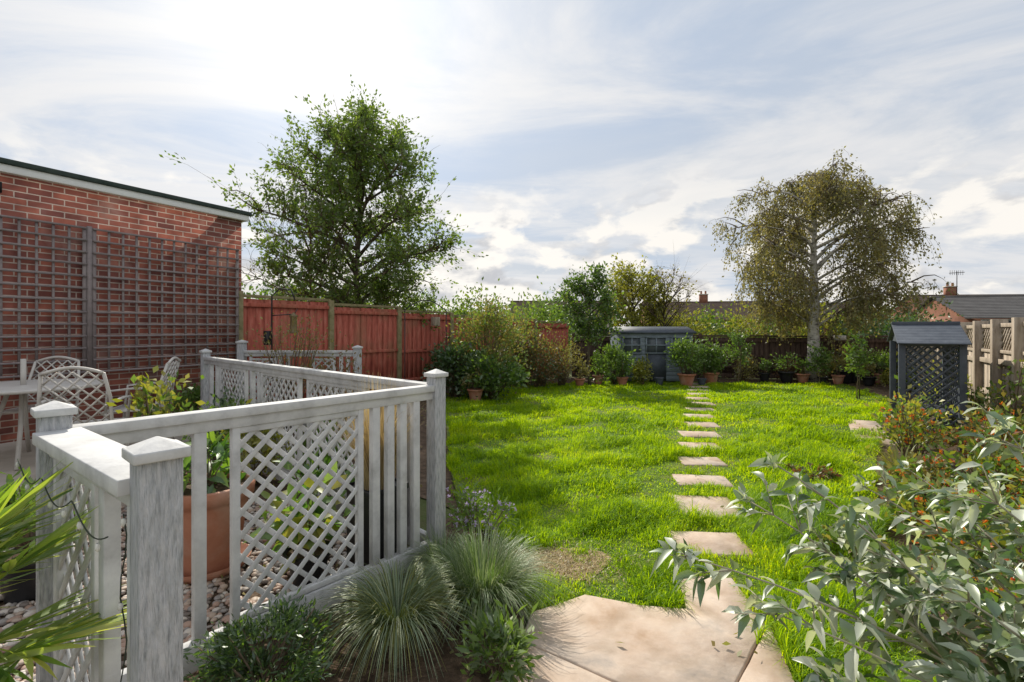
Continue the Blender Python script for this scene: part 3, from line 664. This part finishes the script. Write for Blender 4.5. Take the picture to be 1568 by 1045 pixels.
for i,(x,y,r,h,n,ls,k,fl) in enumerate([(4.15,5.0,.3,.8,700,.06,'lf_yellow','fl_orange'),(4.6,5.55,.25,.75,500,.06,'lf_mid',None),(3.5,4.1,.42,.4,1100,.06,'lf_autumn','fl_orange'),(3.0,3.3,.42,.45,1300,.06,'lf_mid','fl_orange'),
    (3.9,3.9,.42,.6,1200,.06,'lf_mid','fl_orange'),(2.7,2.6,.42,.5,1300,.06,'lf_mid','fl_orange'),(3.3,2.6,.45,.6,1300,.06,'lf_yellow','fl_orange'),(5.0,4.9,.35,.75,900,.07,'lf_autumn','fl_orange'),(2.2,2.0,.38,.45,1100,.06,'lf_mid','fl_orange'),(4.6,4.6,.35,.6,900,.06,'fl_red','fl_orange'),(5.9,6.2,.2,.8,400,.06,'lf_mid',None),(9.4,11.2,.5,.5,900,.08,'lf_mid',None),(3.05,4.9,.25,.10,260,.05,'fl_red',None),(2.3,3.3,.25,.12,300,.05,'lf_autumn',None),(5.6,5.4,.25,1.15,600,.06,'lf_mid',None),(6.6,7.4,.3,1.0,600,.07,'lf_yellow',None)]):
    shrub('border_plant',(x,y),r,h,n,ls,k,clumps=22,flower=fl,fn=70 if fl else 0,k2='lf_mid' if k!='lf_mid' else 'lf_yellow',fs=.03)
# buddleia
b=MB()
tips=[(.93,1.72,1.02),(.56,1.52,.78),(.85,1.75,.88),(1.38,1.9,.88),(1.8,2.2,.86),(1.52,1.6,.98),(.78,1.42,.66),(1.05,1.5,.72),(1.2,1.35,.78),(1.84,1.8,1.12),(1.5,1.3,.72),(1.0,1.15,.45),(1.3,1.2,.5),(1.75,1.5,.90),(1.25,1.6,.60),(1.6,1.75,.75),(.95,1.3,.50),(1.9,1.6,.7),(2.0,1.9,.78),(1.15,1.2,.62),(1.35,1.45,.66),(1.1,1.35,.42),(1.65,1.45,.80),(1.25,1.15,.7),(1.2,1.75,.74),(1.5,1.85,.62),(.8,1.3,.5),(1.05,1.2,.55),(1.62,1.62,.9)]
for i,t in enumerate(tips):
    t=np.array(t);s=np.array([1.75+rng.normal()*.12,1.15+rng.normal()*.12,0]);
    m=(s+t)/2+np.array([.1,-.05,.22]);Pp=[]
    for u in np.linspace(0,1,14): Pp.append((1-u)**2*s+2*u*(1-u)*m+u*u*t)
    Pp=np.array(Pp);b.tube(Pp,np.linspace(.008,.0022,14),'pale_stem',6)
    for j in range(4,14):
        q=Pp[j];d=Pp[j]-Pp[j-1];d/=np.linalg.norm(d)
        sd=np.cross(d,(math.cos(j*1.57),.3,math.sin(j*1.57)+.2));sd/=np.linalg.norm(sd)
        L_=.125*(1.1-.035*j)*rng.uniform(.7,1.3)
        DD=np.stack([sd+.6*d,-sd+.6*d])+rng.normal(size=(2,3))*.3
        b.leaves(np.repeat(q[None],2,0),DD,L_,L_*.42,'lf_silver',full=True,curve=.4,fold=.22)
        if rng.random()<.5:
            for _ in range(2):
                dd=sd*rng.choice([-1,1])+d*.8+rng.normal(size=3)*.3;dd/=np.linalg.norm(dd);e_=q+dd*.13
                b.tube([q,e_],[.003,.0015],'pale_stem',4)
                n=7;b.leaves(np.linspace(q+(e_-q)*.3,e_,n),dd+rng.normal(size=(n,3))*.8,.075,.028,'lf_silver',full=True,curve=.4,fold=.22)
    n=12;b.leaves(np.repeat(t[None],n,0)+rng.normal(size=(n,3))*.012,rng.normal(size=(n,3))*.6+np.array([-.2,.1,.7]),.055,.02,'lf_silver',full=True)
b.build('buddleia_shrub')
# ------------------------------------------------------------ furniture
def chair(name,loc,rz):
    b=MB();k='castwhite'
    for x in(-.24,.24):
        b.tube([(x,-.22,0),(x,-.2,.42)],.014,k,8);b.tube([(x,.26,0),(x,.23,.42),(x*.98,.27,.7),(x*.85,.33,.92)],.014,k,8)
        b.tube([(x*1.05,.26,.66),(x*1.15,.05,.67),(x*1.12,-.18,.65),(x,-.2,.42)],.013,k,8)
    n=10;b.tube([(-.204+.408*i/n,.33+.01,.92+.05*math.sin(math.pi*i/n)) for i in range(n+1)],.014,k,8)
    b.tube([(-.24,.235,.48),(.24,.235,.48)],.011,k,6)
    for s in(1,-1):
        for i in range(-4,6):
            x0=i*.1-.25;z0=.48
            ts=[t for t in np.linspace(0,1,24) if -.235+.03*t<=x0+.45*t<=.235-.03*t]
            if len(ts)<2: continue
            q=[(s*(x0+.45*t),.24+.09*t,z0+.45*t) for t in(ts[0],ts[-1])];b.tube(q,.0085,k,4)
    b.box((0,.01,.43),(.5,.46,.012),k)
    b.tube([(-.25,-.22,.43),(.25,-.22,.43)],.012,k,6)
    b.build(name,loc=loc,rz=rz,smooth=True)
chair('patio_chair',(-3.82,4.35,.2),205)
chair('patio_chair',(-4.1,5.3,.2),-70)
chair('patio_chair',(-5.15,5.25,.2),15)
chair('patio_chair',(-4.85,4.0,.2),175)
b=MB();c=(-4.8,4.75,.2)
b.lathe(c,[(.001,.71),(.60,.71),(.62,.72),(.62,.74),(.60,.745),(.001,.745)],'castwhite',40)
for i in range(4):
    a=i*1.57+.7;b.tube([(c[0]+.1*math.cos(a),c[1]+.1*math.sin(a),.9),(c[0]+.2*math.cos(a),c[1]+.2*math.sin(a),.55),(c[0]+.45*math.cos(a),c[1]+.45*math.sin(a),.21)],.02,'castwhite',8)
b.tube([(c[0],c[1],.93),(c[0],c[1],1.2)],.022,'castwhite',10)
b.build('patio_table')
b=MB();x,y=-3.75,7.55
b.tube([(x,y,0),(x,y,2.0),(x+.12,y,2.12),(x+.3,y,2.1),(x+.36,y,1.95)],.012,'metal',6)
b.tube([(x,y,1.7),(x+.35,y,1.72),(x+.4,y,1.8)],.008,'metal',6)
b.lathe((x+.34,y,1.42),[(.001,0),(.06,0),(.055,.02),(.05,.25),(.07,.27),(.001,.33)],'lf_straw',12)
b.box((x-.06,y-.02,1.35),(.08,.08,.22),'black');b.build('bird_feeder_stand')
b=MB();x,y=-1.9,10.7
for s in(-.4,.4): b.tube([(x+s,y+s*.8,0),(x+s,y+s*.8,1.9)],.012,'metal',6)
b.tube([(x-.4+.8*i/10,y-.32+.64*i/10,1.9+.22*math.sin(math.pi*i/10)) for i in range(11)],.012,'metal',6);b.build('metal_garden_arch')
b=MB();b.box((-1.78,11.25,1.66),(.16,.14,.2),'fence_tan',rz=54);b.build('bird_box',bevel=.005)
b=MB();b.box((9.6,14.15,1.22),(.35,.02,.14),'castwhite');b.build('fence_sign')
# ------------------------------------------------------------ bungalows
def bungalow(loc,w,d,eave,ridge,rz,kroof,kwall='brickfar',chim=(0,),name='bungalow'):
    e=empty(name);e.location=loc;e.rotation_euler=(0,0,math.radians(rz))
    b=MB();b.box((0,0,eave/2),(w,d,eave),kwall)
    b.add([(-w/2,-d/2,eave),(-w/2,d/2,eave),(-w/2,0,ridge-.1),(w/2,-d/2,eave),(w/2,d/2,eave),(w/2,0,ridge-.1)],[(0,2,1),(3,4,5)],kwall);b.build('walls',parent=e)
    b=MB();n=14
    for s in(-1,1):
        for i in range(n):
            t0=i/n;t1=(i+1)/n;D2=d/2+.4;zz=lambda t:ridge-(ridge-eave+.2)*t
            b.add([(-w/2-.2,s*D2*t0,zz(t0)+.05),(w/2+.2,s*D2*t0,zz(t0)+.05),(w/2+.2,s*D2*t1,zz(t1)+.09),(-w/2-.2,s*D2*t1,zz(t1)+.09),(w/2+.2,s*D2*t1,zz(t1)+.0),(-w/2-.2,s*D2*t1,zz(t1)+.0)],[(0,1,2,3),(3,2,4,5)],kroof)
    b.beam((-w/2-.2,0,ridge+.08),(w/2+.2,0,ridge+.08),.25,.12,kroof);b.build('roof',parent=e)
    b=MB()
    for c in chim:
        b.box((c,0,ridge+.35),(.9,.55,1.2),'brickfar');b.box((c,0,ridge+.97),(1.0,.65,.1),'render')
        for q in(-.25,.25): b.lathe((c+q,0,ridge+1.0),[(.12,0),(.10,.35),(.13,.38)],'terracotta',10)
    b.build('chimney',parent=e)
    b=MB()
    for x in np.arange(-w/2+1.5,w/2-1,3):
        b.box((x,-d/2-.02,1.5),(1.5,.06,1.1),'white');b.box((x,-d/2-.06,1.5),(1.35,.02,.95),'glass')
    b.build('windows',parent=e)
bungalow((54,50,0),24,9,2.6,4.9,-6,'tile',chim=(-8,6))
bungalow((33.5,32,0),9,8,2.3,3.6,-20,'tilegrey',chim=())
bungalow((24,58,0),16,8,2.6,4.6,-8,'tile',chim=(-1,))
bungalow((6,62,0),12,8,2.6,4.9,0,'tile',kwall='render',chim=(1,))
bungalow((40,64,0),14,8,2.6,4.8,4,'tile',chim=(-3,))
b=MB();x,y=46,50
b.tube([(x,y,4.8),(x,y,7.4)],.04,'metal',5);b.tube([(x-.8,y,7.2),(x+.8,y,7.3)],.03,'metal',4)
for i in range(7): b.tube([(x-.7+i*.22,y,7.0),(x-.7+i*.22,y,7.5)],.02,'metal',4)
b.build('tv_aerial')
# ------------------------------------------------------------ sun / world
sd=Vector((-.37,1,.84)).normalized()
el=math.asin(sd.z);az=math.atan2(sd.x,sd.y)
l=bpy.data.lights.new('sun','SUN');l.energy=5.0;l.angle=math.radians(.5);l.color=(1,.93,.80)
lo=bpy.data.objects.new('sun',l);S.collection.objects.link(lo);lo.rotation_euler=(-sd).to_track_quat('-Z','Y').to_euler();lo.location=(-10,25,16)
w=bpy.data.worlds.new('World');S.world=w;w.use_nodes=True;nt=w.node_tree;N=nt.nodes;L=nt.links;N.clear()
out=N.new('ShaderNodeOutputWorld');bg=N.new('ShaderNodeBackground');bg.inputs[1].default_value=.12;L.new(bg.outputs[0],out.inputs[0])
sky=N.new('ShaderNodeTexSky');sky.sky_type='NISHITA';sky.sun_disc=False;sky.sun_elevation=el;sky.sun_rotation=az%(2*math.pi);sky.air_density=1;sky.dust_density=.6;sky.ozone_density=1.5
tc=N.new('ShaderNodeTexCoord');sx=N.new('ShaderNodeSeparateXYZ');L.new(tc.outputs['Generated'],sx.inputs[0])
def mth(op,a,b_=None,clamp=False):
    m=N.new('ShaderNodeMath');m.operation=op;m.use_clamp=clamp
    for i,v in enumerate((a,b_)):
        if v is None:continue
        if isinstance(v,(int,float)):m.inputs[i].default_value=v
        else:L.new(v,m.inputs[i])
    return m.outputs[0]
def mrange(v,a,b_,c=0,d=1):
    m=N.new('ShaderNodeMapRange');m.interpolation_type='SMOOTHSTEP';L.new(v,m.inputs[0])
    for i,q in enumerate((a,b_,c,d)):m.inputs[i+1].default_value=q
    return m.outputs[0]
zc=mth('ADD',mth('MAXIMUM',sx.outputs[2],0.0),.10)
px=mth('DIVIDE',sx.outputs[0],zc);py=mth('DIVIDE',sx.outputs[1],zc)
cv=N.new('ShaderNodeCombineXYZ');L.new(px,cv.inputs[0]);L.new(py,cv.inputs[1])
def noise(vec,scale,det,rough,dist=0,mscale=(1,1,1),rot=0,loc=(0,0,0)):
    mp=N.new('ShaderNodeMapping');mp.inputs['Scale'].default_value=mscale;mp.inputs['Rotation'].default_value=(0,0,rot);mp.inputs['Location'].default_value=loc
    L.new(vec,mp.inputs[0]);n=N.new('ShaderNodeTexNoise');n.inputs['Scale'].default_value=scale;n.inputs['Detail'].default_value=det;n.inputs['Roughness'].default_value=rough;n.inputs['Distortion'].default_value=dist
    L.new(mp.outputs[0],n.inputs['Vector']);return n.outputs[0]
cirrus=noise(cv.outputs[0],.55,9,.6,.8,(1,2.2,1),math.radians(-62),(1.3,.4,0))
veil=noise(cv.outputs[0],.35,5,.5,.3,loc=(4,2,0))
cmask=mrange(cirrus,.36,.62,.05,.95);vmask=mrange(veil,.36,.62,.25,.9)
cu=noise(tc.outputs['Generated'],6.0,9,.56,.2,(1,1,2.2),0,(.3,.2,.0))
band=mrange(sx.outputs[2],.34,.18,0,1)
thr=mrange(sx.outputs[2],.02,.40,.38,.58)
cum=mth('MULTIPLY',mth('SUBTRACT',cu,thr),12,True)
cum2=mth('MULTIPLY',cum,band)
cu2=noise(tc.outputs['Generated'],6.0,9,.56,.2,(1,1,2.2),0,(.3,.2,-.08))
shade=mrange(mth('SUBTRACT',cu2,cu),-.05,.14,0,1)
dp=N.new('ShaderNodeVectorMath');dp.operation='DOT_PRODUCT';L.new(tc.outputs['Generated'],dp.inputs[0]);dp.inputs[1].default_value=tuple(Vector((-.39,1,.72)).normalized())
gl=mth('MAXIMUM',dp.outputs['Value'],0)
g1=mth('POWER',gl,8);g2=mth('POWER',gl,40)
def mixc(f,a,b_,mode='MIX'):
    m=N.new('ShaderNodeMixRGB');m.blend_type=mode
    for i,v in enumerate((f,a,b_)):
        if isinstance(v,(int,float)):m.inputs[i].default_value=v
        elif isinstance(v,tuple):m.inputs[i].default_value=(*v,1)
        else:L.new(v,m.inputs[i])
    return m.outputs[0]
k=1/.12
base=mixc(.85,sky.outputs[0],(.39*k,.51*k,.70*k))
c1=mixc(vmask,base,(.62*k,.66*k,.71*k))
c2=mixc(cmask,c1,(.80*k,.80*k,.81*k))
cc=mixc(shade,(.99*k,.95*k,.89*k),(.55*k,.56*k,.59*k))
c3=mixc(cum2,c2,cc)
gs=mth('ADD',mth('MULTIPLY',g1,.18*k),mth('MULTIPLY',g2,.32*k))
gc=N.new('ShaderNodeCombineXYZ');L.new(gs,gc.inputs[0]);L.new(mth('MULTIPLY',gs,.96),gc.inputs[1]);L.new(mth('MULTIPLY',gs,.88),gc.inputs[2])
c4=mixc(1,c3,gc.outputs[0],'ADD')
L.new(c4,bg.inputs[0])
# ------------------------------------------------------------ camera
cam=bpy.data.cameras.new('camera');co=bpy.data.objects.new('camera',cam);S.collection.objects.link(co)
co.location=(0,0,1.5);co.rotation_euler=(math.radians(90),0,0);cam.lens=17;cam.sensor_width=36;cam.shift_y=-.0124;cam.clip_start=.05;cam.clip_end=2000
S.camera=co
print('leaves',n1,n2)
